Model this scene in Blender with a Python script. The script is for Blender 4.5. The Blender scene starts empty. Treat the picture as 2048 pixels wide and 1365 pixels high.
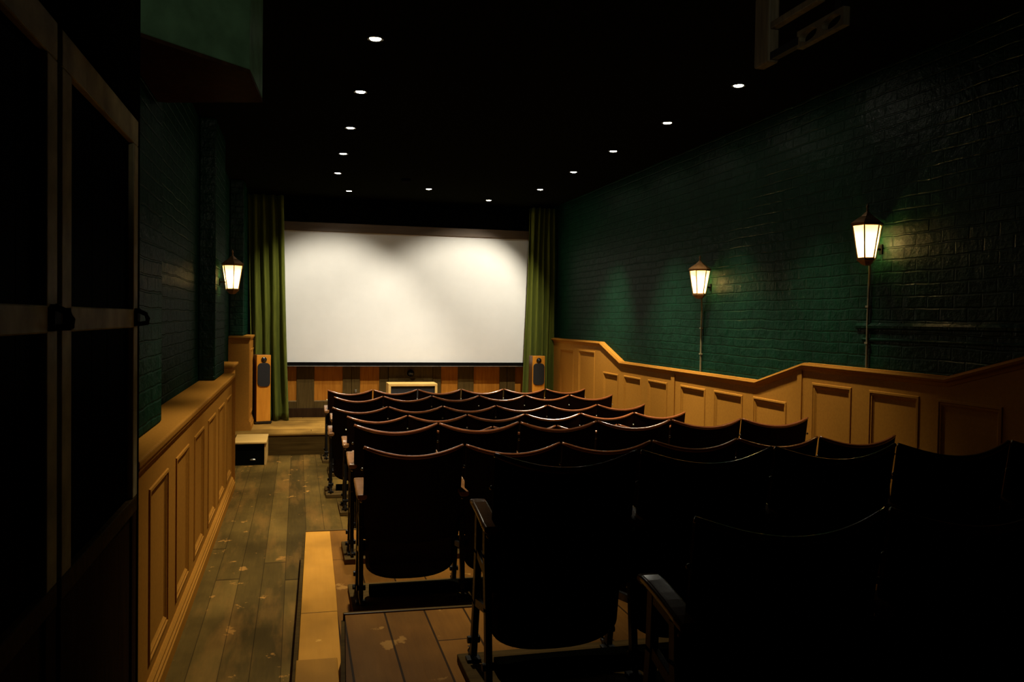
import bpy, bmesh, math, random
from mathutils import Vector, Matrix, Euler
random.seed(7)
C = bpy.context.scene.collection
PI = math.pi

# ------------------------------------------------------------------ materials
def nt(name):
    m = bpy.data.materials.new(name); m.use_nodes = True
    t = m.node_tree; b = t.nodes['Principled BSDF']
    return m, t, b
def N(t, typ, **kw):
    n = t.nodes.new(typ)
    for k, v in kw.items():
        if k.startswith('i_'): n.inputs[k[2:]].default_value = v
        else: setattr(n, k, v)
    return n
def L(t, a, b): t.links.new(a, b)
def ramp(t, fac, stops):
    r = N(t, 'ShaderNodeValToRGB'); e = r.color_ramp.elements
    while len(e) < len(stops): e.new(0.5)
    for i, (p, c) in enumerate(stops):
        e[i].position = p; e[i].color = (*c, 1) if len(c) == 3 else c
    L(t, fac, r.inputs[0]); return r.outputs[0]
def mixc(t, fac, a, b, mode='MIX'):
    n = N(t, 'ShaderNodeMix', data_type='RGBA', blend_type=mode)
    for s, v in ((n.inputs[0], fac), (n.inputs[6], a), (n.inputs[7], b)):
        if hasattr(v, 'links'): L(t, v, s)
        else: s.default_value = v if not isinstance(v, tuple) else (*v, 1)
    return n.outputs[2]
def math_(t, op, a, b=None, c=None):
    n = N(t, 'ShaderNodeMath', operation=op)
    for i, v in enumerate((a, b, c)):
        if v is None: continue
        if hasattr(v, 'links'): L(t, v, n.inputs[i])
        else: n.inputs[i].default_value = v
    return n.outputs[0]
def objco(t, scale=(1, 1, 1)):
    tc = N(t, 'ShaderNodeTexCoord'); mp = N(t, 'ShaderNodeMapping'); mp.inputs['Scale'].default_value = scale
    L(t, tc.outputs['Object'], mp.inputs['Vector']); return mp.outputs[0]
def noise(t, vec, scale=5, detail=4, rough=.55):
    n = N(t, 'ShaderNodeTexNoise'); n.inputs['Scale'].default_value = scale
    n.inputs['Detail'].default_value = detail; n.inputs['Roughness'].default_value = rough
    L(t, vec, n.inputs['Vector']); return n.outputs['Fac']
def bump(t, b, h, strength=.2, dist=.01):
    n = N(t, 'ShaderNodeBump'); n.inputs['Strength'].default_value = strength; n.inputs['Distance'].default_value = dist
    L(t, h, n.inputs['Height']); L(t, n.outputs[0], b.inputs['Normal'])

def matte(t, b, fac=.03, rough=.35):
    """dull surface: diffuse with a thin even sheen"""
    b.inputs['Specular IOR Level'].default_value = 0
    g = N(t, 'ShaderNodeBsdfGlossy'); g.inputs['Roughness'].default_value = rough; g.inputs['Color'].default_value = (1, 1, 1, 1)
    if b.inputs['Normal'].links: L(t, b.inputs['Normal'].links[0].from_socket, g.inputs['Normal'])
    mx = N(t, 'ShaderNodeMixShader'); mx.inputs[0].default_value = fac
    L(t, b.outputs[0], mx.inputs[1]); L(t, g.outputs[0], mx.inputs[2]); L(t, mx.outputs[0], t.nodes['Material Output'].inputs[0])

def simple(name, col, rough=.5, metal=0, var=.25, scale=20, bstr=.05, spec=.5, coat=0, mt=None):
    m, t, b = nt(name)
    v = objco(t); n = noise(t, v, scale)
    d = tuple(c*(1-var) for c in col); u = tuple(min(1, c*(1+var)) for c in col)
    L(t, ramp(t, n, [(.3, d), (.7, u)]), b.inputs['Base Color'])
    b.inputs['Roughness'].default_value = rough; b.inputs['Metallic'].default_value = metal
    b.inputs['Specular IOR Level'].default_value = spec
    b.inputs['Coat Weight'].default_value = coat; b.inputs['Coat Roughness'].default_value = .12
    if bstr: bump(t, b, n, bstr)
    if mt is not None: matte(t, b, mt)
    return m
def wood(name, dark, light, axis=2, scale=1., rough=.4, spec=.5, coat=0, mt=None):
    m, t, b = nt(name)
    s = [14*scale]*3; s[axis] = 1.2*scale
    v = objco(t, tuple(s)); n = noise(t, v, 3, 6, .6); n2 = noise(t, objco(t), 2.5, 3)
    f = math_(t, 'ADD', math_(t, 'MULTIPLY', n, .7), math_(t, 'MULTIPLY', n2, .3))
    L(t, ramp(t, f, [(.35, dark), (.65, light)]), b.inputs['Base Color'])
    b.inputs['Roughness'].default_value = rough; b.inputs['Specular IOR Level'].default_value = spec
    b.inputs['Coat Weight'].default_value = coat; b.inputs['Coat Roughness'].default_value = .1
    bump(t, b, n, .08, .004)
    if mt is not None: matte(t, b, mt)
    return m
def planks(name, width, off, c1, c2, worn, wornamt, seam=.004, rough=.55, axis='X', length=2.6, sfac=.85, smudge=.0):
    """boards along the other axis; seams and a random tone per board, worn patches"""
    m, t, b = nt(name)
    tc = N(t, 'ShaderNodeTexCoord'); sp = N(t, 'ShaderNodeSeparateXYZ'); L(t, tc.outputs['Object'], sp.inputs[0])
    a, l = (sp.outputs['X'], sp.outputs['Y']) if axis == 'X' else (sp.outputs['Y'], sp.outputs['X'])
    q = math_(t, 'DIVIDE', math_(t, 'ADD', a, off), width)
    idx = math_(t, 'FLOOR', q); fr = math_(t, 'FRACT', q)
    wn = N(t, 'ShaderNodeTexWhiteNoise', noise_dimensions='1D'); L(t, idx, wn.inputs['W'])
    lq = math_(t, 'ADD', math_(t, 'DIVIDE', l, length), math_(t, 'MULTIPLY', wn.outputs['Value'], 7.3))
    lidx = math_(t, 'FLOOR', lq); lfr = math_(t, 'FRACT', lq)
    wn2 = N(t, 'ShaderNodeTexWhiteNoise', noise_dimensions='2D'); cx = N(t, 'ShaderNodeCombineXYZ')
    L(t, idx, cx.inputs[0]); L(t, lidx, cx.inputs[1]); L(t, cx.outputs[0], wn2.inputs['Vector'])
    s = (30, 2.2, 30) if axis == 'X' else (2.2, 30, 30)
    gr = noise(t, objco(t, s), 1.6, 6, .65)
    tone = math_(t, 'ADD', math_(t, 'MULTIPLY', wn2.outputs['Value'], .55), math_(t, 'MULTIPLY', gr, .45))
    col = ramp(t, tone, [(.15, c1), (.8, c2)])
    big = noise(t, objco(t, (1.0, .7, 1.0)), 2.2, 3, .5)
    col = mixc(t, math_(t, 'MULTIPLY', ramp(t, big, [(.42, (0, 0, 0)), (.68, (1, 1, 1))]), .6), col,
               tuple(x*.35 for x in c1))
    wp = noise(t, objco(t, (1.3, 1.0, 1)), 5.5, 5, .62)
    wf = ramp(t, wp, [(wornamt, (0, 0, 0)), (wornamt+.03, (1, 1, 1))])
    col = mixc(t, math_(t, 'MULTIPLY', wf, .8), col, worn)
    if smudge:
        b2 = noise(t, objco(t, (1, .5, 1)), 2.0, 5, .6)
        col = mixc(t, math_(t, 'MULTIPLY', ramp(t, b2, [(.36, (1, 1, 1)), (.60, (0, 0, 0))]), .42*smudge), col, tuple(x*.45 for x in c1))
        b3 = noise(t, objco(t, (3.2, .55, 1)), 1.5, 5, .6)
        col = mixc(t, math_(t, 'MULTIPLY', ramp(t, b3, [(.50, (0, 0, 0)), (.72, (1, 1, 1))]), .5*smudge), col, tuple(x*.62 for x in worn))
    sm = math_(t, 'LESS_THAN', math_(t, 'MINIMUM', fr, math_(t, 'SUBTRACT', 1.0, fr)), seam/width)
    sl = math_(t, 'LESS_THAN', lfr, .003)
    sk = math_(t, 'MAXIMUM', sm, sl)
    col = mixc(t, math_(t, 'MULTIPLY', sk, sfac), col, (.006, .004, .002))
    L(t, col, b.inputs['Base Color'])
    L(t, math_(t, 'ADD', rough-.15, math_(t, 'MULTIPLY', gr, .3)), b.inputs['Roughness'])
    b.inputs['Specular IOR Level'].default_value = .06
    h = math_(t, 'SUBTRACT', math_(t, 'MULTIPLY', gr, .25), sk)
    bump(t, b, h, .35, .006)
    matte(t, b, .012, .4)
    return m
def brick(name, col, rough=.38, bstr=.8, lump=1.0):
    m, t, b = nt(name)
    tc = N(t, 'ShaderNodeTexCoord'); sp = N(t, 'ShaderNodeSeparateXYZ'); L(t, tc.outputs['Object'], sp.inputs[0])
    cb = N(t, 'ShaderNodeCombineXYZ')
    L(t, math_(t, 'ADD', sp.outputs['Y'], sp.outputs['X']), cb.inputs[0]); L(t, sp.outputs['Z'], cb.inputs[1])
    wob = noise(t, objco(t), 3, 2); wv = N(t, 'ShaderNodeVectorMath', operation='ADD')
    L(t, cb.outputs[0], wv.inputs[0])
    wc = N(t, 'ShaderNodeCombineXYZ'); w1 = math_(t, 'MULTIPLY', math_(t, 'SUBTRACT', wob, .5), .03)
    L(t, w1, wc.inputs[0]); L(t, w1, wc.inputs[1]); L(t, wc.outputs[0], wv.inputs[1])
    br = N(t, 'ShaderNodeTexBrick'); br.inputs['Scale'].default_value = 1
    br.inputs['Brick Width'].default_value = .2; br.inputs['Row Height'].default_value = .074
    br.inputs['Mortar Size'].default_value = .007; br.inputs['Mortar Smooth'].default_value = .6
    br.inputs['Color1'].default_value = (1, 1, 1, 1); br.inputs['Color2'].default_value = (.45, .45, .45, 1)
    br.inputs['Mortar'].default_value = (0, 0, 0, 1)
    L(t, wv.outputs[0], br.inputs['Vector'])
    n = noise(t, objco(t), 9, 5, .6); n2 = noise(t, objco(t), 45, 3)
    L(t, ramp(t, n, [(.25, tuple(c*.7 for c in col)), (.75, tuple(c*1.3 for c in col))]), b.inputs['Base Color'])
    h = math_(t, 'ADD', math_(t, 'MULTIPLY', br.outputs['Color'], .5),
              math_(t, 'ADD', math_(t, 'MULTIPLY', n, .9*lump), math_(t, 'MULTIPLY', n2, .15*lump)))
    L(t, math_(t, 'ADD', rough-.1, math_(t, 'MULTIPLY', n, .2)), b.inputs['Roughness'])
    b.inputs['Specular IOR Level'].default_value = .10
    bump(t, b, h, bstr, .014)
    matte(t, b, .018, .33)
    return m
def emit(name, col, s):
    m, t, b = nt(name); t.nodes.remove(b)
    e = N(t, 'ShaderNodeEmission'); e.inputs[0].default_value = (*col, 1); e.inputs[1].default_value = s
    L(t, e.outputs[0], t.nodes['Material Output'].inputs[0]); return m

M = {}
M['green'] = brick('green painted brick', (.0034, .0260, .0125), .45, .9, 1.2)
M['green_plain'] = simple('green painted plaster', (.07, .15, .085), .6, var=.2, scale=9, bstr=.15, mt=.01)
M['ceiling'] = simple('dark green ceiling paint', (.006, .0065, .003), .8, bstr=.1, mt=.0)
M['dark'] = simple('near black paint', (.003, .003, .002), .8, mt=.0)
M['floor'] = planks('aisle boards', .135, .06, (.068, .044, .011), (.17, .104, .023), (.50, .24, .050), .636, seam=.0022, length=7, sfac=.55, smudge=1.0)
M['tier'] = planks('platform boards', .165, -.03, (.13, .055, .010), (.33, .14, .022), (.46, .23, .052), .63, smudge=.6)
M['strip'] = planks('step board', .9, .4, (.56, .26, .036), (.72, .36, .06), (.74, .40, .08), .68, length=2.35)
M['stage'] = planks('stage boards', .11, .02, (.24, .125, .025), (.40, .22, .045), (.46, .26, .07), .68, axis='Y')
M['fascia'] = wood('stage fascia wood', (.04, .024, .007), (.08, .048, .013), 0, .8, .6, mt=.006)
M['mdf'] = simple('golden brown panelling', (.385, .168, .024), .55, var=.08, scale=60, bstr=.03, mt=.008)
M['newwood'] = wood('pale new wood', (.60, .36, .10), (.78, .50, .17), 0, 1, .45, mt=.01)
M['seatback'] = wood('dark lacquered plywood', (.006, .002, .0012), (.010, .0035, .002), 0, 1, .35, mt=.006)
M['cap'] = wood('red brown polished wood', (.16, .045, .014), (.30, .095, .03), 0, 1.2, .2, .5, 1.0)
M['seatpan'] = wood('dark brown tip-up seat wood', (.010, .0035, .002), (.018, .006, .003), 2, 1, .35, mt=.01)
M['arm'] = wood('polished brown armrest wood', (.17, .075, .024), (.28, .125, .042), 1, 1.5, .24, .4, .5)
M['iron'] = simple('black cast iron', (.012, .011, .010), .42, .6, bstr=.1, scale=60)
M['bolt'] = simple('worn steel bolt', (.35, .33, .28), .3, 1)
M['plinth'] = wood('dusty plinth timber', (.07, .042, .014), (.13, .08, .026), 0, 1, .7, mt=.006)
M['screen'] = simple('matt white screen cloth', (.78, .77, .74), .85, var=.02, scale=4, bstr=.02, spec=.2)
M['bar'] = simple('black screen bar', (.004, .004, .004), .6, bstr=0, mt=.004)
M['silver'] = simple('silver edge', (.5, .5, .47), .3, .9, bstr=0)
M['pelmet'] = wood('brown pelmet wood', (.07, .038, .014), (.11, .06, .022), 0, .7, .5)
M['oak'] = wood('dark oak stile', (.055, .034, .010), (.10, .064, .019), 2, 1, .45, mt=.008)
M['orange'] = wood('orange oak panel', (.30, .105, .010), (.46, .18, .022), 2, 1, .42, mt=.01)
M['bead'] = simple('pale bead', (.22, .14, .055), .4, bstr=0)
M['spk'] = wood('cherry speaker veneer', (.60, .22, .018), (.75, .31, .032), 2, .8, .35, mt=.015)
M['spkside'] = wood('dark speaker side veneer', (.10, .04, .01), (.15, .06, .014), 2, .8, .4)
M['grille'] = simple('black speaker cloth', (.008, .008, .008), .8, scale=200, bstr=.3)
M['gloss'] = simple('black gloss', (.01, .01, .01), .15, bstr=0)
M['brass'] = simple('aged brass lantern metal', (.26, .13, .045), .4, .5, bstr=.1, scale=50)
M['cable'] = simple('painted conduit', (.20, .17, .09), .45, bstr=0)
M['dusty'] = simple('dusty grey painted timber', (.36, .31, .17), .65, var=.35, scale=7, bstr=.15, mt=.01)
M['doorboard'] = simple('black door boards', (.0025, .002, .0015), .75, mt=.001)
M['doorlow'] = wood('dark brown door panel', (.022, .011, .005), (.04, .02, .008), 2, .7, .6, mt=.004)
M['bulb'] = emit('lit downlight lens', (1, .93, .74), 90)
M['rim'] = simple('dark downlight rim', (.03, .028, .02), .4, .5, bstr=0)
M['plastic'] = simple('dark plastic', (.004, .004, .004), .5, bstr=0, mt=.003)
M['post'] = wood('weathered hanger timber', (.07, .06, .035), (.18, .15, .085), 2, .8, .7)

def velvet():
    m, t, b = nt('green velvet')
    n = noise(t, objco(t, (40, 40, 2)), 2, 4)
    L(t, ramp(t, n, [(.3, (.060, .070, .007)), (.7, (.12, .135, .014))]), b.inputs['Base Color'])
    b.inputs['Roughness'].default_value = .85; b.inputs['Specular IOR Level'].default_value = .2
    b.inputs['Sheen Weight'].default_value = .12; b.inputs['Sheen Roughness'].default_value = .4
    b.inputs['Sheen Tint'].default_value = (.5, .75, .2, 1)
    return m
M['velvet'] = velvet()
def pane():
    m, t, b = nt('frosted amber lantern glass'); t.nodes.remove(b)
    tr = N(t, 'ShaderNodeBsdfTranslucent'); tr.inputs[0].default_value = (1, .80, .42, 1)
    tp = N(t, 'ShaderNodeBsdfTransparent'); tp.inputs[0].default_value = (1, .84, .5, 1)
    mx = N(t, 'ShaderNodeMixShader'); mx.inputs[0].default_value = .22
    L(t, tr.outputs[0], mx.inputs[1]); L(t, tp.outputs[0], mx.inputs[2])
    L(t, mx.outputs[0], t.nodes['Material Output'].inputs[0]); return m
M['pane'] = pane()
M['filament'] = emit('lit lantern bulb', (1, .80, .45), 40)

# ------------------------------------------------------------------ mesh builder
class MB:
    def __init__(s): s.v = []; s.f = []
    def add(s, vs, fs):
        o = len(s.v); s.v += [tuple(v) for v in vs]; s.f += [tuple(i+o for i in f) for f in fs]; return s
    def box(s, x0, x1, y0, y1, z0, z1):
        return s.add([(x0,y0,z0),(x1,y0,z0),(x1,y1,z0),(x0,y1,z0),(x0,y0,z1),(x1,y0,z1),(x1,y1,z1),(x0,y1,z1)],
                     [(0,3,2,1),(4,5,6,7),(0,1,5,4),(1,2,6,5),(2,3,7,6),(3,0,4,7)])
    def prism(s, poly, a0, a1, fn):
        n = len(poly)
        vs = [fn(p[0], p[1], a0) for p in poly]+[fn(p[0], p[1], a1) for p in poly]
        return s.add(vs, [tuple(range(n)), tuple(range(2*n-1, n-1, -1))]+[(i, i+n, (i+1) % n+n, (i+1) % n) for i in range(n)])
    def rings(s, rings, cap0=True, cap1=True, closed=True):
        n = len(rings[0]); vs = [p for r in rings for p in r]; fs = []
        for k in range(len(rings)-1):
            for i in range(n if closed else n-1):
                j = (i+1) % n
                fs.append((k*n+i, k*n+j, (k+1)*n+j, (k+1)*n+i))
        if cap0: fs.append(tuple(range(n-1, -1, -1)))
        if cap1: fs.append(tuple((len(rings)-1)*n+i for i in range(n)))
        return s.add(vs, fs)
    def tube(s, pts, r, n=10, rx=None):
        pts = [Vector(p) for p in pts]; rs = []
        for i, p in enumerate(pts):
            d = (pts[min(i+1, len(pts)-1)]-pts[max(i-1, 0)]).normalized()
            up = Vector((0, 0, 1)) if abs(d.z) < .95 else Vector((0, 1, 0))
            a = d.cross(up).normalized(); b = a.cross(d).normalized()
            ra = (rx if rx else r); rr = r[i] if isinstance(r, (list, tuple)) else r; ra = rr if rx is None else rx
            rs.append([p+a*ra*math.cos(2*PI*k/n)+b*rr*math.sin(2*PI*k/n) for k in range(n)])
        return s.rings(rs)
    def lathe(s, prof, n=20, c=(0, 0, 0), phase=0):
        return s.rings([[(c[0]+r*math.cos(2*PI*k/n+phase), c[1]+r*math.sin(2*PI*k/n+phase), c[2]+z) for k in range(n)] for r, z in prof])
    def build(s, name, mat, parent=None, smooth=False, bevel=0, seg=2, sub=0):
        me = bpy.data.meshes.new(name); me.from_pydata(s.v, [], s.f)
        bm = bmesh.new(); bm.from_mesh(me)
        bmesh.ops.recalc_face_normals(bm, faces=bm.faces); bm.to_mesh(me); bm.free()
        me.materials.append(mat)
        if smooth:
            for p in me.polygons: p.use_smooth = True
        o = bpy.data.objects.new(name, me); C.objects.link(o)
        if parent: o.parent = parent
        if bevel:
            b = o.modifiers.new('bevel', 'BEVEL'); b.width = bevel; b.segments = seg; b.limit_method = 'ANGLE'; b.angle_limit = .7
        if sub:
            u = o.modifiers.new('sub', 'SUBSURF'); u.levels = u.render_levels = sub
        return o
def tag(o, label, cat, group=None, kind=None):
    o['label'] = label; o['category'] = cat
    if group: o['group'] = group
    if kind: o['kind'] = kind
    return o
def thing(name, label, cat, loc=(0, 0, 0), rz=0, group=None):
    o = bpy.data.objects.new(name, None); C.objects.link(o); o.empty_display_size = .1
    o.location = loc; o.rotation_euler = (0, 0, rz); return tag(o, label, cat, group)
def struct(o, label=None, cat=None):
    o['kind'] = 'structure'
    if label: o['label'] = label
    if cat: o['category'] = cat
    return o
def kids(o): return [c for c in list(o.children)]
def copy_tree(o, parent=None):
    c = o.copy(); C.objects.link(c)
    if parent: c.parent = parent
    for ch in kids(o): copy_tree(ch, c)
    return c

# ------------------------------------------------------------------ room dimensions (units close to metres)
CEIL = 3.2; YB = 11.65; YR = -1.6; XR = 3.5; XL = -.78
T1, T2 = .18, .375             # heights of the two seating platforms
# ---- shell
struct(MB().box(-1.1, 3.75, YR, YB+.2, -.15, 0).build('floor', M['floor']), 'worn dark floorboards of the aisle', 'floor')
struct(MB().box(-1.1, 3.75, YR, YB+.2, CEIL, CEIL+.15).build('ceiling', M['ceiling']), 'dark painted ceiling', 'ceiling')
struct(MB().box(-1.1, 3.75, YB, YB+.2, 0, CEIL).build('wall_back', M['dark']), 'black wall behind the screen', 'wall')
struct(MB().box(-1.1, 3.75, YR-.15, YR, -.1, CEIL).build('wall_rear', M['dark']), 'dark wall behind the seats', 'wall')
w = MB().box(XR, XR+.25, YR, YB, 0, CEIL)
w.prism([(0, 1.575), (.016, 1.581), (.018, 1.597), (0, 1.615)], 1.6, 4.72, lambda a, z, y: (XR-a, y, z))   # proud brick course
w.prism([(0, 1.50), (.008, 1.504), (.009, 1.512), (0, 1.52)], 3.0, 4.66, lambda a, z, y: (XR-a, y, z))
struct(w.build('wall_right', M['green']), 'dark green painted brick wall on the right', 'wall')
w = MB()
w.box(-1.1, XL, 3.27, YB, 0, CEIL)                 # recessed field
struct(w.build('wall_left', M['green'], bevel=.012), 'dark green painted brick wall on the left with piers', 'wall')
for k, (xx, a, b, z, lab) in enumerate(((-.65, 3.272, 4.47, 1.067, 'green brick pier beside the double doors'), (-.65, 7.25, 8.15, 1.067, 'green brick pier carrying the left lantern'), (-.62, 10.42, YB-.002, 1.363, 'green brick pier at the left end of the stage'))):
    struct(MB().box(XL, xx, a, b, z, CEIL-.002).build('trim_%d' % (6+k), M['green'], bevel=.012), lab, 'pier')
w = MB(); w.box(-1.1, -.60, YR, 3.27, 0, CEIL); w.box(-.60, -.552, 3.272-.045, 3.27, 0, 2.36); w.box(-.60, -.552, YR, 3.27, 2.30, CEIL)
w.box(-.60, -.552, YR, .95, 0, 2.30)
struct(w.build('wall_side', M['dark']), 'black wall around the old double doors', 'wall')

# ------------------------------------------------------------------ double doors, left foreground
def door_leaf(n, y0, y1, stile_near, stile_far):
    r = bpy.data.objects.new('door_%d' % n, None); C.objects.link(r); r.location = (-.6, y0, 0)
    struct(r, 'old black boarded door leaf with dusty grey rails, %s' % ('nearer the camera' if n == 1 else 'beside the panelled ledge'), 'door')
    W = y1-y0; b = MB(); k = 5; w_ = W/k
    for i in range(k): b.box(.012, .03, i*w_+.002, (i+1)*w_-.002, .02, 2.28)
    b.build('board_panel', M['doorboard'], r)
    f = MB()
    f.box(.03, .05, 0, W, 2.19, 2.28); f.box(.03, .05, 0, W, 1.553, 1.617)
    f.box(.03, .05, 0, stile_near, .956, 2.19); f.box(.03, .05, W-stile_far, W, .956, 2.19)
    lf = MB().box(.03, .048, 0, stile_near, .02, .90).box(.03, .048, W-stile_far, W, .02, .90); lf.build('lower_frame', M['doorlow'], r, bevel=.004)  # stiles below the rail in a darker colour, their fade into shade painted in
    f.build('door_frame', M['dusty'], r, bevel=.004)
    g = MB(); g.box(.03, .05, .0, W, .90, .955); g.build('lower_rail', M['fascia'], r, bevel=.003)
    MB().box(.03, .04, stile_near, W-stile_far, .05, .93).build('lower_panel', M['doorlow'], r)
    h = MB(); h.box(.05, .06, W-.06, W-.01, 1.56, 1.62)
    h.tube([(.055, W-.045, 1.615), (.085, W-.045, 1.60), (.09, W-.04, 1.585), (.085, W-.02, 1.57), (.055, W-.012, 1.565)], .008)
    h.build('latch', M['plastic'], r)
    return r
door_leaf(1, 1.0, 2.195, .07, .085)
door_leaf(2, 2.235, 3.225, .09, .075)

# ------------------------------------------------------------------ wainscots
RING = [(0, 0), (.003, .007), (.015, .008), (.019, .002), (.029, .002), (.034, -.003), (.041, -.008), (.043, -.009)]
def panel(mp, u0, u1, z0, z1, parent):
    rs = [[mp(u0+i, z0+i, d), mp(u1-i, z0+i, d), mp(u1-i, z1-i, d), mp(u0+i, z1-i, d)] for i, d in RING]
    return MB().rings(rs, cap0=False).build('panel', M['mdf'], parent)
def wains(mp, parent, top, panels, z_low, bands=(), name='frame'):
    """top: polyline of (u, z) along the wall, u increasing; panels: (u0,u1,z0,z1) sorted; a board with panel openings"""
    def topz(u):
        for (a, za), (b, zb) in zip(top, top[1:]):
            if a-1e-6 <= u <= b+1e-6: return za+(zb-za)*(u-a)/(b-a)
    us = sorted(set([p[0] for p in top]+[x for p in panels for x in p[:2]]))
    m = MB()
    for a, b in zip(us, us[1:]):
        hit = [p for p in panels if p[0] <= a+1e-6 and b <= p[1]+1e-6]
        fn = lambda u, z, d: mp(u, z, d)
        if hit:
            p = hit[0]
            m.prism([(a, z_low), (b, z_low), (b, p[2]), (a, p[2])], -.03, 0, fn)
            m.prism([(a, p[3]), (b, p[3]), (b, topz(b)), (a, topz(a))], -.03, 0, fn)
        else:
            m.prism([(a, z_low), (b, z_low), (b, topz(b)), (a, topz(a))], -.03, 0, fn)
    for (u0, u1, z0) in bands: m.prism([(u0, z0), (u1, z0), (u1, topz(u1)-.002), (u0, topz(u0)-.002)], 0, .010, fn)
    m.build(name, M['mdf'], parent)
    for p in panels: panel(mp, *p, parent)
def cap(mp, top, parent, depth, back, th=.028, name='cap_rail'):
    """a moulded ledge following the polyline"""
    prof = [(back, 0), (depth-.012, 0), (depth-.012, -.006), (depth, -.006), (depth+.004, -.018), (depth-.002, -.030), (depth-.014, -.036), (depth-.02, -.055), (0, -.06), (0, -.04), (back, -.04)]
    rs = []
    for u, z in top: rs.append([mp(u, z+dz, d) for d, dz in prof])
    return MB().rings(rs).build(name, M['mdf'], parent)
def skirting(mp, u0, u1, z, parent, h=.11):
    prof = [(0, 0), (.032, 0), (.032, h*.55), (.026, h*.6), (.026, h*.72), (.018, h*.78), (.018, h*.88), (.006, h), (0, h)]
    return MB().rings([[mp(u, z+a, d) for d, a in prof] for u in (u0, u1)]).build('skirting', M['mdf'], parent)
mpL = lambda u, z, d: (-.58+d, u, z)
t = bpy.data.objects.new('trim_1', None); C.objects.link(t); struct(t, 'golden brown panelled wainscot with a broad ledge along the left aisle', 'wainscot')
pl = [(3.66, 4.17), (4.44, 4.94), (5.21, 5.71), (5.99, 6.50), (6.77, 7.27), (7.53, 8.02)]
wains(mpL, t, [(3.33, 1.03), (8.16, 1.03)], [(a, b, .165, .888) for a, b in pl], 0)
MB().box(-.78, -.552, 3.29, 8.16, 1.03, 1.066).build('ledge_board', M['mdf'], t, bevel=.01, seg=3)
m_ = MB().prism([(0, 1.03), (.022, 1.03), (.018, 1.012), (.008, 1.004), (.004, .985), (0, .98)], 3.33, 8.16, lambda d, z, u: mpL(u, z, d)); m_.build('ledge_moulding', M['mdf'], t)
skirting(mpL, 3.33, 8.16, 0, t)
MB().box(-.78, -.55, 8.15, 8.165, 0, 1.03).build('end_board', M['mdf'], t)
t = bpy.data.objects.new('trim_2', None); C.objects.link(t); struct(t, 'short raised block of panelling at the end of the left ledge', 'wainscot')
MB().box(-.78, -.605, 8.17, 8.9, 0, 1.11).build('block', M['mdf'], t); MB().box(-.78, -.575, 8.17, 8.93, 1.11, 1.135).build('cap_rail', M['mdf'], t, bevel=.006)
t = bpy.data.objects.new('trim_3', None); C.objects.link(t); struct(t, 'tall panelled pier standing on the left end of the stage', 'wainscot')
mpP = lambda u, z, d: (-.545+d, u, z)
wains(mpP, t, [(10.36, 1.335), (11.55, 1.335)], [(10.5, 10.95, .42, 1.2), (11.05, 11.45, .42, 1.2)], .25)
MB().box(-.78, -.547, 10.33, 10.36, .25, 1.335).build('front_board', M['mdf'], t)
p = MB(); p.box(-.78, -.525, 10.30, 11.55, 1.335, 1.362); p.box(-.78, -.533, 10.315, 11.55, 1.318, 1.335); p.build('cap_rail', M['mdf'], t, bevel=.006)
p = MB(); 
for d, z0, z1 in ((.026, 0, .06), (.020, .06, .08), (.014, .08, .10), (.006, .1, .115)): p.box(-.78, -.545+d, 10.33-d, 11.3, .25+z0, .25+z1)
p.build('skirting', M['mdf'], t)
mpR = lambda u, z, d: (3.46-d, u, z)
t = bpy.data.objects.new('trim_4', None); C.objects.link(t); struct(t, 'golden brown panelled wainscot stepping up along the right wall', 'wainscot')
top = [(-.5, 1.50), (3.22, 1.50), (3.88, 1.325), (5.223, 1.330), (5.85, 1.160), (8.68, 1.160), (9.33, 1.358), (11.55, 1.358)]
top_low = [(u, z-.02) for u, z in top]
pr = [(1.75, 2.2, .55, 1.37), (2.35, 2.8, .55, 1.37), (2.95, 3.36, .55, 1.20),
      (3.50, 3.95, .35, 1.197), (4.09, 4.53, .35, 1.197), (4.70, 5.13, .35, 1.197),
      (5.44, 5.90, .17, 1.03), (6.06, 6.54, .17, 1.025), (6.70, 7.19, .17, 1.02),
      (7.48, 7.94, .17, 1.016), (8.12, 8.59, .17, 1.014), (8.76, 9.23, .17, 1.012), (9.53, 10.13, .42, 1.235), (10.33, 10.89, .42, 1.225)]
wains(mpR, t, top_low, pr, 0, bands=[(7.31, 7.385, 0), (5.245, 5.30, .18)])
cap(mpR, top, t, .024, -.04)

# ------------------------------------------------------------------ seating platforms, stage, steps
def batten(y): return 0
pt = thing('seating_platform', 'low orange-boarded seating platform one step above the aisle', 'platform', (0, 0, 0))
tb = [(.066, 5.68), (3.44, 5.60), (3.44, 3.3), (.180, 3.3), (.178, 3.54), (.005, 3.55)]
b = MB().prism([(.22, 5.675), (3.43, 5.60), (3.43, YR+.02), (.14, YR+.02), (.185, 3.5), (.205, 4.4)], .002, T1, lambda x, y, z: (x, y, z))
b.build('deck', M['tier'], pt)
b = MB().prism([(.064, 5.68), (.22, 5.675), (.205, 4.4), (.182, 3.30), (.008, 3.30)], .002, T1, lambda x, y, z: (x, y, z)); b.build('edge_board', M['strip'], pt, bevel=.003)
b = MB().prism([(.064, 5.705), (3.43, 5.63), (3.43, 5.60), (.064, 5.68)], .002, T1+.004, lambda x, y, z: (x, y, z)); b.build('front_nosing', M['plinth'], pt)
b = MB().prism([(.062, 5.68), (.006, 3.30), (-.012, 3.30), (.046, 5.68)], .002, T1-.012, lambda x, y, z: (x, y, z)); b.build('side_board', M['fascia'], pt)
st = thing('aisle_step', 'orange wooden step box in the foreground aisle beside the upper platform', 'step', (0, 0, 0))
MB().prism([(.006, 3.29), (.160, 3.285), (.13, 1.2), (-.045, 1.2)], .26, .285, lambda x, y, z: (x, y, z)).build('tread', M['strip'], st, bevel=.003)
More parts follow.
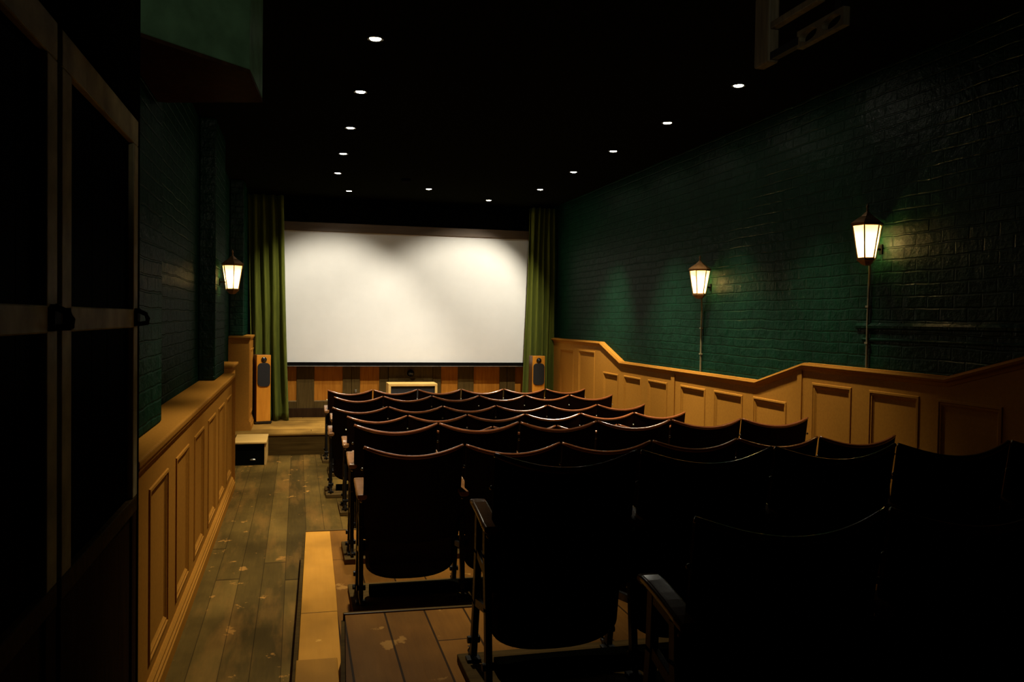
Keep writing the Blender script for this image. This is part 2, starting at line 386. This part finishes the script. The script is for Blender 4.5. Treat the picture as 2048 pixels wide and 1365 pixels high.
MB().prism([(.004, 3.28), (.156, 3.275), (.126, 1.2), (-.045, 1.2)], .002, .26, lambda x, y, z: (x, y, z)).build('riser', M['fascia'], st)
p2 = thing('seating_platform', 'upper seating platform of wide red-brown boards in the foreground', 'platform', (0, 0, 0))
MB().prism([(.200, 3.49), (3.43, 3.40), (3.43, YR+.04), (.115, YR+.04), (.168, 2.84)], T1+.002, T2, lambda x, y, z: (x, y, z)).build('deck', M['tier'], p2)
MB().prism([(.192, 3.512), (3.43, 3.422), (3.43, 3.40), (.192, 3.49)], T1+.002, T2+.006, lambda x, y, z: (x, y, z)).build('front_nosing', M['silver'] if 0 else M['plinth'], p2, bevel=.004)
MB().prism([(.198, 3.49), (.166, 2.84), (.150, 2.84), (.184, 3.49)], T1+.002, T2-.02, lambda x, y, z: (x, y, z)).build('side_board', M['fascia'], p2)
sg = thing('stage', 'low wooden stage under the cinema screen', 'stage', (1.36, 10, 0))
MB().box(-2.13, 2.13, .0, 1.64, .225, .25).build('deck', M['stage'], sg, bevel=.006)
MB().box(-2.13, 2.13, .012, .04, .002, .225).build('fascia', M['fascia'], sg)
MB().box(-2.13, 2.13, .04, 1.64, .002, .22).build('substructure', M['dark'], sg)
sb = thing('stage_step', 'pale-topped wooden step box with a black front against the stage', 'step', (-.482, 9.68, 0))
MB().box(-.172, .172, -.325, .318, .232, .252).build('top_board', M['newwood'], sb, bevel=.004)
b = MB(); b.box(-.165, -.15, -.31, .315, .002, .232); b.box(.15, .168, -.31, .315, .002, .232); b.build('side_board', M['newwood'], sb)
MB().box(-.15, .15, -.30, .315, .002, .23).build('front_panel', M['dark'], sb)
MB().lathe([(.0, 0), (.02, .0), (.022, .004), (.012, .01), (0, .011)], 14).build('glint_disc', M['silver'], sb).matrix_local = Matrix.Translation((.03, -.30, .06)) @ Matrix.Rotation(PI/2, 4, 'X') @ Matrix.Diagonal((1.4, .5, 1, 1))  # silver disc put in for a small glint on the black front

# ------------------------------------------------------------------ cinema seats
SW = .5
def recl(z): return .12*(1-z/.77)
def make_seat():
    r = thing('cinema_seat', '', 'seat')
    hw = .243; nx = 17; nz = 9; c = .05; th = .013
    def bp(s, tt, side):
        ztop = .758-.05*(1-s*s)
        zb = .27+.03*s*s
        z = zb+(ztop-zb)*tt
        y = recl(z)-c*(1-s*s)*(.35+.65*tt)
        return (hw*s*(1-.02*(1-tt)), y+(th if side else 0), z)
    m = MB(); rows = []
    for j in range(nz):
        tt = j/(nz-1)
        front = [bp(-1+2*i/(nx-1), tt, 0) for i in range(nx)]; back = [bp(1-2*i/(nx-1), tt, 1) for i in range(nx)]
        rows.append(front+back)
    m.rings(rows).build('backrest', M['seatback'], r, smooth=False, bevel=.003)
    for o in kids(r):
        if o.name.startswith('backrest'):
            for p in o.data.polygons: p.use_smooth = True
            o.modifiers.clear(); e = o.modifiers.new('es', 'EDGE_SPLIT'); e.split_angle = .6
    pts = []
    for i in range(25):
        s = -1+2*i/24; x, y, z = bp(s, 1, 0); pts.append((x*1.004, y+th/2, z+.004))
    rad = [.0115-.004*abs(-1+2*i/24)**6 for i in range(25)]
    MB().tube(pts, rad, 10).build('top_rail', M['cap'], r, smooth=True)
    m = MB(); rs = []; n = 21
    # tipped-up seat: rounded outline swept through its thickness
    def outline(k):
        out = []
        for i in range(n):                     # rounded bottom
            a = PI+PI*i/(n-1); x = math.copysign(abs(math.cos(a))**.75, math.cos(a))*.222; z = .165+.085*math.sin(a)
            out.append((x, z))
        out += [(.222, .45), (.19, .49), (-.19, .49), (-.222, .45)]
        return [(x*k, .28+(z-.28)*k) for x, z in out]
    for k, dy in ((.93, .0), (1, .012), (1, .035), (.95, .055), (.80, .066)):
        rs.append([(x, recl(z)+.0+dy-.012*(1-(x/.222)**2), z) for x, z in outline(k)])
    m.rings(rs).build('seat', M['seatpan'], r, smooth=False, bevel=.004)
    make_standard(r, -.25)
    return r
def bar(m, pts, w, d):
    """flat bar in the y-z plane, d thick in x"""
    for a, b in zip(pts, pts[1:]):
        dy, dz = b[0]-a[0], b[1]-a[1]; l = math.hypot(dy, dz); ny, nz = -dz/l*w/2, dy/l*w/2; ey, ez = dy/l*w*.25, dz/l*w*.25
        q = [(a[0]+ny-ey, a[1]+nz-ez), (b[0]+ny+ey, b[1]+nz+ez), (b[0]-ny+ey, b[1]-nz+ez), (a[0]-ny-ey, a[1]-nz-ez)]
        m.prism(q, -d/2, d/2, lambda y, z, x: (x, y, z))
def make_standard(r, x):
    m = MB()
    bar(m, [(.02, .03), (.045, .25), (.072, .42), (.075, .505)], .032, .022)        # rear leg and upright
    bar(m, [(.26, .03), (.225, .22), (.205, .40), (.20, .535)], .032, .022)       # front leg
    bar(m, [(.055, .36), (.205, .40)], .030, .016); bar(m, [(.045, .25), (.225, .22)], .028, .016)
    bar(m, [(.07, .505), (.20, .53)], .024, .018)
    for y in (.02, .26):                                                             # curled feet
        s = -1 if y < .1 else 1
        m.tube([(0, y, .05), (0, y+s*.02, .018), (0, y+s*.045, .010), (0, y+s*.06, .016), (0, y+s*.062, .028)], .010, 8)
        m.box(-.025, .025, y-.022, y+.022, .002, .012)
        m.tube([(-.022, y, .075), (.022, y, .075)], .014, 8)
    m.v = [(a+x, b, c) for a, b, c in m.v]
    s = m.build('standard', M['iron'], r, bevel=.003)
    a = MB(); rs = []
    for i in range(9):
        q = i/8; y = .0+.25*q; z = .534+.036*q-.014*(1-q)**3+(-.012*max(0, q-.85)/.15); hwid = .028-.004*max(0, q-.85)/.15-.004*max(0, .12-q)/.12; h = .013
        rs.append([(x-hwid, y, z-h*.3), (x-hwid, y, z+h*.6), (x-hwid*.8, y, z+h), (x+hwid*.8, y, z+h), (x+hwid, y, z+h*.6), (x+hwid, y, z-h*.3), (x+hwid*.6, y, z-h), (x-hwid*.6, y, z-h)])
    a.rings(rs).build('armrest', M['arm'], r, bevel=.003, smooth=False)
    for (y, z) in ((.016, .655), (.050, .49)):
        b = MB().lathe([(0, -.006), (.006, -.005), (.008, 0), (.006, .004), (0, .005)], 8)
        b.v = [(x+p[0], y-p[2], z+p[1]) for p in b.v]
        b.build('bolt', M['bolt'], s, smooth=True)
    return s
ROWS = [  # aisle end x, y of the backs, level, seats, words
    (.321, 9.452, 0, 6, 'front row nearest the screen'),
    (.357, 8.645, 0, 6, 'second row from the screen'),
    (.300, 7.622, 0, 6, 'third row from the screen'),
    (.389, 6.920, 0, 6, 'fourth row from the screen'),
    (.425, 6.131, 0, 6, 'fifth row from the screen'),
    (.318, 4.943, T1, 6, 'sixth row from the screen'),
    (.309, 4.085, T1, 6, 'seventh row from the screen'),
    (.605, 2.592, T2, 5, 'dark eighth row in the foreground'),
    (.840, 1.670, T2, 2, 'dark nearest row at lower right')]
ORD = ['aisle-end', 'second', 'third', 'fourth', 'fifth', 'wall-end']
proto = make_seat(); used = False
rnd = random.Random(3)
for (x0, y, z, n, words) in ROWS:
    last = None
    for i in range(n):
        s = proto if not used else copy_tree(proto); used = True
        s.location = (x0+SW*(i+.5), y+rnd.uniform(-.004, .004), z+.032)
        nm = ORD[i] if i < n-1 or n < 5 else 'wall-end'
        lab = '%s, %s' % ({'aisle-end': 'at the aisle end', 'wall-end': 'at the right wall end'}.get(nm, nm+' from the aisle'), words)
        tag(s, 'dark tip-up cinema seat '+lab, 'seat', 'tip-up seats of the '+words); last = s
    if n >= 5: make_standard(last, .25)
    MBp = MB().box(-.045, SW*n+.03, -.07, .33, 0, .032)
    kick = MB().box(.05, SW*n-.02, .095, .165, .032, .078).build('kick_rail', M['dark'], None, bevel=.003)
    pn = MBp.build('seat_plinth', M['plinth'], bevel=.004); pn.location = (x0, y, z+.001); kick.parent = pn
    tag(pn, 'flat timber board under the seat feet of the '+words, 'plinth', 'plinth boards under the seat rows')

# ------------------------------------------------------------------ screen, panelling and stage furniture
s = thing('projection_screen', 'large white projection screen hanging above the stage', 'screen', (1.48, 11.47, .998))
m = MB(); nx, nz = 60, 24
for j in range(nz+1):
    for i in range(nx+1):
        x = -1.69+3.38*i/nx; z = 1.735*j/nz
        m.v.append((x, .004*math.sin(x*2.1+.5)*(1-j/nz*.5), z))
for j in range(nz):
    for i in range(nx):
        a = j*(nx+1)+i; m.f.append((a, a+1, a+nx+2, a+nx+1))
o = m.build('screen_cloth', M['screen'], s); so = o.modifiers.new('t', 'SOLIDIFY'); so.thickness = .003
MB().box(-1.64, 1.655, -.028, .02, -.048, .0).build('bottom_bar', M['bar'], s, bevel=.006)
MB().box(-1.64, 1.655, -.031, -.024, -.056, -.046).build('bar_edge', M['silver'], s)
MB().box(-1.70, 1.70, -.03, .175, 1.735, 1.85).build('pelmet', M['pelmet'], s, bevel=.005)

t = bpy.data.objects.new('trim_5', None); C.objects.link(t); struct(t, 'old oak panelling on the back wall below the screen', 'wainscot')
MB().box(-.6, XR-.01, 11.625, 11.648, .25, 1.25).build('backing', M['oak'], t)
m = MB()
ST = [(-.6, -.34), (-.005, .225), (.60, .715), (.72, .83), (1.09, 1.21), (1.83, 1.945), (2.185, 2.41), (2.785, 2.89), (2.895, 3.01), (3.28, 3.48)]
for a, c_ in ST: m.box(a, c_, 11.595, 11.625, .25, 1.25)
PN = [(-.34, -.005), (.225, .60), (.83, 1.09), (1.945, 2.185), (2.41, 2.785), (3.01, 3.28)]
for a, c_ in PN: m.box(a, c_, 11.60, 11.625, .25, .462); m.box(a, c_, 11.60, 11.625, 1.05, 1.25)
m.build('stile', M['oak'], t, bevel=.004)
for a, c_ in PN:
    pnl = MB().box(a, c_, 11.615, 11.63, .47, 1.05).build('panel', M['orange'], t)
    MB().box(a, c_, 11.598, 11.616, .462, .475).build('bead', M['bead'], pnl)
m = MB(); m.box(1.215, 1.825, 11.585, 11.625, .25, 1.25); m.box(1.32, 1.71, 11.574, 11.585, .785, .80); m.build('centre_board', M['oak'], t, bevel=.003)
m = MB(); m.box(1.34, 1.69, 11.575, 11.585, .60, .77); m.build('centre_panel', M['fascia'], t)
MB().box(-.6, XR-.01, 11.58, 11.60, .25, .375).build('skirting', M['doorlow'], t, bevel=.004)
k = MB().lathe([(0, 0), (.045, 0), (.05, .012), (.03, .02), (.028, .035), (.04, .05), (.036, .066), (0, .075)], 20).build('round_knob', M['gloss'], None, smooth=True)
k.matrix_world = Matrix.Translation((1.516, 11.584, .844)) @ Matrix.Rotation(PI/2, 4, 'X'); tag(k, 'small round glossy knob on the panelling under the screen', 'knob')
k = MB().box(-.012, .012, 0, .02, -.02, .02).build('wall_hook', M['silver'], bevel=.004); k.location = (.775, 11.574, .60); tag(k, 'tiny pale metal hook on the panelling left of the stage box', 'hook')
k.name = 'wall_hook'

def speaker(loc, rz, label):
    r = thing('floor_speaker', label, 'speaker', loc, rz, 'pair of floor speakers on the stage')
    w, d, h = .087, .21, .83
    MB().box(-w, w, .012, d, .035, .035+h).build('cabinet', M['spkside'], r, bevel=.006)
    MB().box(-w, w, 0, .012, .035, .035+h).build('front_baffle', M['spk'], r, bevel=.004)
    m = MB(); pts = []
    cx, hw, z0, z1 = 0, .078, .47, .765
    R = .05
    for (ccx, ccz, a0) in ((hw-R, z0+R, -PI/2), (hw-R, z1-R, 0), (-hw+R, z1-R, PI/2), (-hw+R, z0+R, PI)):
        for i in range(7): a = a0+PI/2*i/6; pts.append((ccx+R*math.cos(a), ccz+R*math.sin(a)))
    m.prism(pts, -.012, .0, lambda x, z, y: (x, y, z)); m.build('grille', M['grille'], r, bevel=.003)
    m = MB().lathe([(0, 0), (.034, 0), (.036, .006), (.03, .012), (.016, .014), (.012, .022), (0, .026)], 20)
    m.v = [(a, -c_, b+.805) for a, b, c_ in m.v]; m.build('tweeter', M['gloss'], r, smooth=True)
    m = MB(); m.box(-w-.014, w+.014, -.012, d+.012, .010, .035); 
    for sx in (-1, 1):
        for yy in (.01, d-.01): m.lathe([(.006, 0), (.012, .010)], 8, (sx*w, yy, 0))
    m.build('base_plate', M['gloss'], r, bevel=.004)
    return r
speaker((-.402, 10.92, .25), .28, 'tall cherry-wood floor speaker standing beside the left curtain')
speaker((3.172, 10.95, .25), -.02, 'tall cherry-wood floor speaker standing before the right curtain')
c = thing('centre_speaker', 'pale-framed box with a black grille low in the middle of the stage', 'speaker', (1.49, 11.1, .25))
m = MB(); m.box(-.325, .325, 0, .32, .45, .485); m.box(-.325, .325, 0, .32, .0, .03); m.box(-.325, -.292, 0, .32, .03, .45); m.box(.292, .325, 0, .32, .03, .45)
m.build('cabinet', M['newwood'], c, bevel=.004)
MB().box(-.292, .292, .02, .30, .03, .45).build('grille', M['grille'], c)

def curtain(name, x0t, x1t, x0b, x1b, y, ztop, zbot, folds, label, seed, flare=0):
    rr = random.Random(seed); m = MB(); nx, nz = folds*14, 30
    ph = [rr.uniform(-.5, .5) for _ in range(folds+2)]; am = [rr.uniform(.65, 1.15) for _ in range(folds+2)]
    for j in range(nz+1):
        q = j/nz; z = zbot+(ztop-zbot)*q
        xa = x0b+(x0t-x0b)*q; xb = x1b+(x1t-x1b)*q
        for i in range(nx+1):
            p = i/nx; k = p*folds; kk = int(min(k, folds-1))
            A = .072*am[kk]*(1.0-.25*q)
            dy = A*math.sin(2*PI*k+ph[kk]*.6*(1-q))+.012*math.sin(5*k+9*q+seed)
            xx = xa+(xb-xa)*p+.012*math.sin(2*PI*k*.5+3*q+seed)*(1-q)
            puddle = .02*math.sin(7*k)*max(0, .12-q)/.12
            m.v.append((xx, y+dy+puddle, z))
    for j in range(nz):
        for i in range(nx):
            a = j*(nx+1)+i; m.f.append((a, a+1, a+nx+2, a+nx+1))
    o = m.build(name, M['velvet'], None, smooth=True); so = o.modifiers.new('t', 'SOLIDIFY'); so.thickness = .006
    # origin at the hem
    me = o.data; c_ = Vector(((x0b+x1b)/2, y, zbot))
    for v in me.vertices: v.co -= c_
    o.location = c_
    return tag(o, label, 'curtain', 'green curtains at the sides of the screen')
curtain('stage_curtain', -.62, -.19, -.56, -.115, 11.26, 3.15, .256, 4, 'long green velvet curtain gathered at the left of the screen', 2)
curtain('stage_curtain', 3.10, 3.46, 3.03, 3.485, 11.26, 3.15, .256, 5, 'long green velvet curtain gathered at the right of the screen', 5)

# ------------------------------------------------------------------ lanterns
def lantern(loc, rz, label, power):
    """hexagonal tapering wall lantern; local -y... wall is at +y"""
    r = thing('wall_lantern', label, 'lantern', loc, rz, 'tapering amber wall lanterns')
    R1, R0, H = .088, .053, .205
    def hexp(Rv, z): return [(Rv*math.cos(PI/3*k+.22), Rv*math.sin(PI/3*k+.22), z) for k in range(6)]
    a, b = hexp(R0, 0), hexp(R1, H)
    for k in range(6):
        j = (k+1) % 6
        MB().add([a[k], a[j], b[j], b[k]], [(0, 1, 2, 3)]).build('glass_pane', M['pane'], r)
    f = MB()
    for k in range(6): f.tube([a[k], b[k]], .0045, 6)
    for ring, rr in ((a, .006), (b, .006)):
        for k in range(6): f.tube([ring[k], ring[(k+1) % 6]], rr, 6)
    f.build('cage', M['brass'], r)
    rf = MB().rings([hexp(R1*1.10, H+.002), hexp(R1*1.12, H+.012), hexp(R1*.80, H+.034), hexp(R1*.42, H+.056), hexp(R1*.36, H+.062), hexp(R1*.12, H+.082), hexp(R1*.05, H+.088)])
    rf.build('roof', M['brass'], r)
    MB().lathe([(.004, H+.085), (.010, H+.092), (.004, H+.10), (.008, H+.108), (.010, H+.115), (.003, H+.128), (0, H+.135)], 12).build('finial', M['brass'], r, smooth=True)
    MB().rings([hexp(R0*1.1, 0), hexp(R0*1.12, -.010), hexp(R0*.85, -.022), hexp(R0*.6, -.035), hexp(R0*.3, -.042)]).build('base', M['brass'], r)
    m = MB(); m.box(-.014, .014, .098, .107, .03, .09); m.tube([(0, .10, .06), (0, .05, .06)], .007, 8); m.build('wall_bracket', M['plastic'], r)
    bulb = MB().lathe([(0, .05), (.010, .055), (.018, .085), (.016, .11), (.006, .125), (0, .126)], 14).build('bulb', M['filament'], r, smooth=True)
    return r
LANT = [((3.392, 6.72, 1.85), -PI/2, 'amber wall lantern on the right wall nearer the screen', 1),
        ((3.392, 4.50, 2.01), -PI/2, 'amber wall lantern on the right wall nearer the camera', 1),
        ((-.543, 7.58, 1.825), PI/2, 'amber wall lantern on the green left-hand pier', 1)]
for a in LANT: lantern(*a)
for y, z0, z1, lab in ((6.86, 1.165, 1.80, 'nearer the screen'), (4.60, 1.332, 1.97, 'nearer the camera')):
    m = MB(); m.tube([(3.488, y, z0), (3.488, y, (z0+z1)/2), (3.488, y-.005, z1-.1), (3.47, y-.03, z1+.02), (3.41, y-.10, z1+.02)], .0075, 8)
    for zz in (z0+.15, z0+.38): m.box(3.478, 3.499, y-.014, y+.014, zz, zz+.012)
    o = m.build('lantern_conduit', M['cable'], None, smooth=False); tag(o, 'thin conduit running down from the right wall lantern '+lab, 'conduit', 'conduits below the lanterns')

# ------------------------------------------------------------------ downlights
LEFT = [(.417, y) for y in (4.90, 6.07, 7.24, 8.40, 9.54)]; RIGHT = [(2.85, y) for y in (5.14, 6.26, 7.45, 8.62, 9.90)]
EXTRA = [(.614, 10.83), (1.55, 10.33), (2.46, 11.02)]
NUM = ['nearest', 'second', 'third', 'fourth', 'fifth']
def downlight():
    r = thing('downlight', '', 'downlight')
    MB().lathe([(.036, -.002), (.047, -.002), (.049, -.008), (.044, -.012), (.037, -.006)], 24).build('rim', M['rim'], r, smooth=True)
    MB().lathe([(0, -.003), (.034, -.004), (.030, -.010), (0, -.016)], 20).build('lens', M['bulb'], r, smooth=True)
    return r
dl = downlight(); first = True
def spot(x, y, e, size, blend, aim=(0, 0, -1), col=(1, .87, .62)):
    d = bpy.data.lights.new('downlight_beam', 'SPOT'); d.energy = e; d.spot_size = math.radians(size); d.spot_blend = blend; d.color = col; d.shadow_soft_size = .03
    o = bpy.data.objects.new('downlight_beam', d); C.objects.link(o); o.location = (x, y, CEIL-.022)
    o.rotation_euler = Vector(aim).to_track_quat('-Z', 'Y').to_euler()
E_ = 300; WHITE = (1, .91, .74)
for (pts, side) in ((LEFT, 'left'), (RIGHT, 'right'), (EXTRA, 'x')):
    for i, (x, y) in enumerate(pts):
        d = dl if first else copy_tree(dl); first = False
        d.location = (x, y, CEIL)
        if side == 'x': lab = ['lit ceiling downlight closest to the screen on the left', 'lit ceiling downlight in the middle just before the stage', 'lit ceiling downlight closest to the screen on the right'][i]
        else: lab = 'lit ceiling downlight, %s from the camera in the %s-hand line' % (NUM[i], side)
        tag(d, lab, 'downlight', 'round ceiling downlights')
        if side == 'x': spot(x, y, (60, 150, 60)[i], (48, 84, 48)[i], .8, col=WHITE, aim=((-.05, -.12, -1), (0, 0, -1), (.12, -.12, -1))[i])
        elif i == 4: spot(x, y, 300, 74, .6, col=WHITE, aim= ((.02, 1.86, -2.05) if side == 'left' else (-.74, 1.5, -1.75)))
        elif i == 0 and side == 'left': spot(x, y, 260, 76, .9, (0, -.2, -1))
        else: spot(x, y, (E_ if i < 3 else 420) if side == 'left' else (230, 440, 540, 600)[i], 68 if side == 'left' else 72, 1.0, aim=(0, .25 if i == 3 else 0, -1))
sm = MB().lathe([(.055, 0), (.055, -.02), (.045, -.035), (.03, -.042), (0, -.042)], 24).build('smoke_detector', M['plastic'], smooth=False)
sm.location = (1.193, 9.716, CEIL); tag(sm, 'dark round smoke detector on the ceiling before the stage', 'smoke detector')

# ------------------------------------------------------------------ bulkhead and ceiling hanger
bk = MB().prism([(-.199, 3.662), (-.168, 4.137), (-.60, 4.28), (-.645, 4.28), (-.645, 3.30), (-.56, 3.30)], 2.615, CEIL-.002, lambda x, y, z: (x, y, z))
o = bk.build('boxed_bulkhead', M['green_plain'], bevel=.006)
MB().prism([(-.199, 3.662), (-.168, 4.137), (-.60, 4.28), (-.645, 4.28), (-.645, 3.30), (-.56, 3.30)], 2.60, 2.615, lambda x, y, z: (x, y, z)).build('bottom_board', M['doorlow'], o)  # red-brown underside; the dim bounce from below is put into its dark colour
tag(o, 'green painted boxed bulkhead hanging from the ceiling at upper left', 'bulkhead')
h = thing('ceiling_hanger', 'weathered timber hanger with two oval holes hung from the ceiling at upper right', 'hanger', (2.2, 3.4, CEIL))
MB().box(-.03, .03, .24, .37, -.345, -.002).build('post', M['post'], h, bevel=.01)
m = MB()
# bar with two oval openings, in the y-z plane
y0, y1, z0, z1 = -.315, .02, -.352, -.275
def ovalbar(m, y0, y1, z0, z1, x0, x1):
    half = (y1-y0)/2
    for k in range(2):
        a0, a1 = y0+k*half, y0+(k+1)*half; cy, cz = (a0+a1)/2, (z0+z1)/2; ry, rz = half*.40, (z1-z0)*.36; n = 24
        out, inn = [], []
        for i in range(n):
            a = 2*PI*i/n; cc, ss = math.cos(a), math.sin(a); kx = max(abs(cc), abs(ss))
            out.append((cy+cc/kx*half/2, cz+ss/kx*(z1-z0)/2)); inn.append((cy+cc*ry, cz+ss*rz))
        m.rings([[(x0, *p) for p in out], [(x0, *p) for p in inn], [(x1, *p) for p in inn], [(x1, *p) for p in out], [(x0, *p) for p in out]], False, False)
ovalbar(m, y0, y1, z0, z1, -.016, .016); m.build('pierced_bar', M['post'], h)
MB().box(-.02, .02, -.14, .28, -.19, -.155).build('upper_bar', M['post'], h, bevel=.006)
MB().box(-.018, .018, -.30, -.26, -.275, -.002).build('side_strap', M['iron'], h)
MB().box(-.018, .018, .01, .26, -.335, -.30).build('lower_strap', M['iron'], h)

# ------------------------------------------------------------------ camera and world
f, yaw, pit, rol = 1684.05, .2496545, -.02517098, .01517673
cy, sy = math.cos(yaw), math.sin(yaw)
F = Vector((sy*math.cos(pit), cy*math.cos(pit), math.sin(pit))); R = Vector((cy, -sy, 0)); U = R.cross(F)
R2 = R*math.cos(rol)+U*math.sin(rol); U2 = -R*math.sin(rol)+U*math.cos(rol)
cam = bpy.data.cameras.new('camera'); co = bpy.data.objects.new('camera', cam); C.objects.link(co)
cam.sensor_width = 36; cam.lens = f/2048*36; cam.clip_start = .05
co.matrix_world = Matrix(((R2.x, U2.x, -F.x, 0), (R2.y, U2.y, -F.y, 0), (R2.z, U2.z, -F.z, 1.6), (0, 0, 0, 1)))
bpy.context.scene.camera = co
w = bpy.data.worlds.new('world'); bpy.context.scene.world = w; w.use_nodes = True
w.node_tree.nodes['Background'].inputs[0].default_value = (0, 0, 0, 1); w.node_tree.nodes['Background'].inputs[1].default_value = 0
# lantern bulbs
for (loc, rz, lab, p) in LANT:
    d = bpy.data.lights.new('lantern_light', 'POINT'); d.energy = 62; d.color = (1, .78, .42); d.shadow_soft_size = .02
    o = bpy.data.objects.new('lantern_light', d); C.objects.link(o); o.location = (loc[0], loc[1], loc[2]+.09)
d = bpy.data.lights.new('rear_fill_spot', 'SPOT'); d.energy = 45; d.color = (1, .90, .68); d.shadow_soft_size = .06      # added unseen spot behind the last row, lifts bulkhead, door rails and hanger
d.spot_size = math.radians(74); d.spot_blend = .6
o = bpy.data.objects.new('rear_fill_spot', d); C.objects.link(o); o.location = (.9, .2, 2.9)
o.rotation_euler = Vector((-.35, 3.3, .75)).to_track_quat('-Z', 'Y').to_euler()
vs = bpy.context.scene.view_settings
vs.view_transform = 'Standard'; vs.look = 'None'; vs.exposure = 0; vs.gamma = 1; vs.use_curve_mapping = False
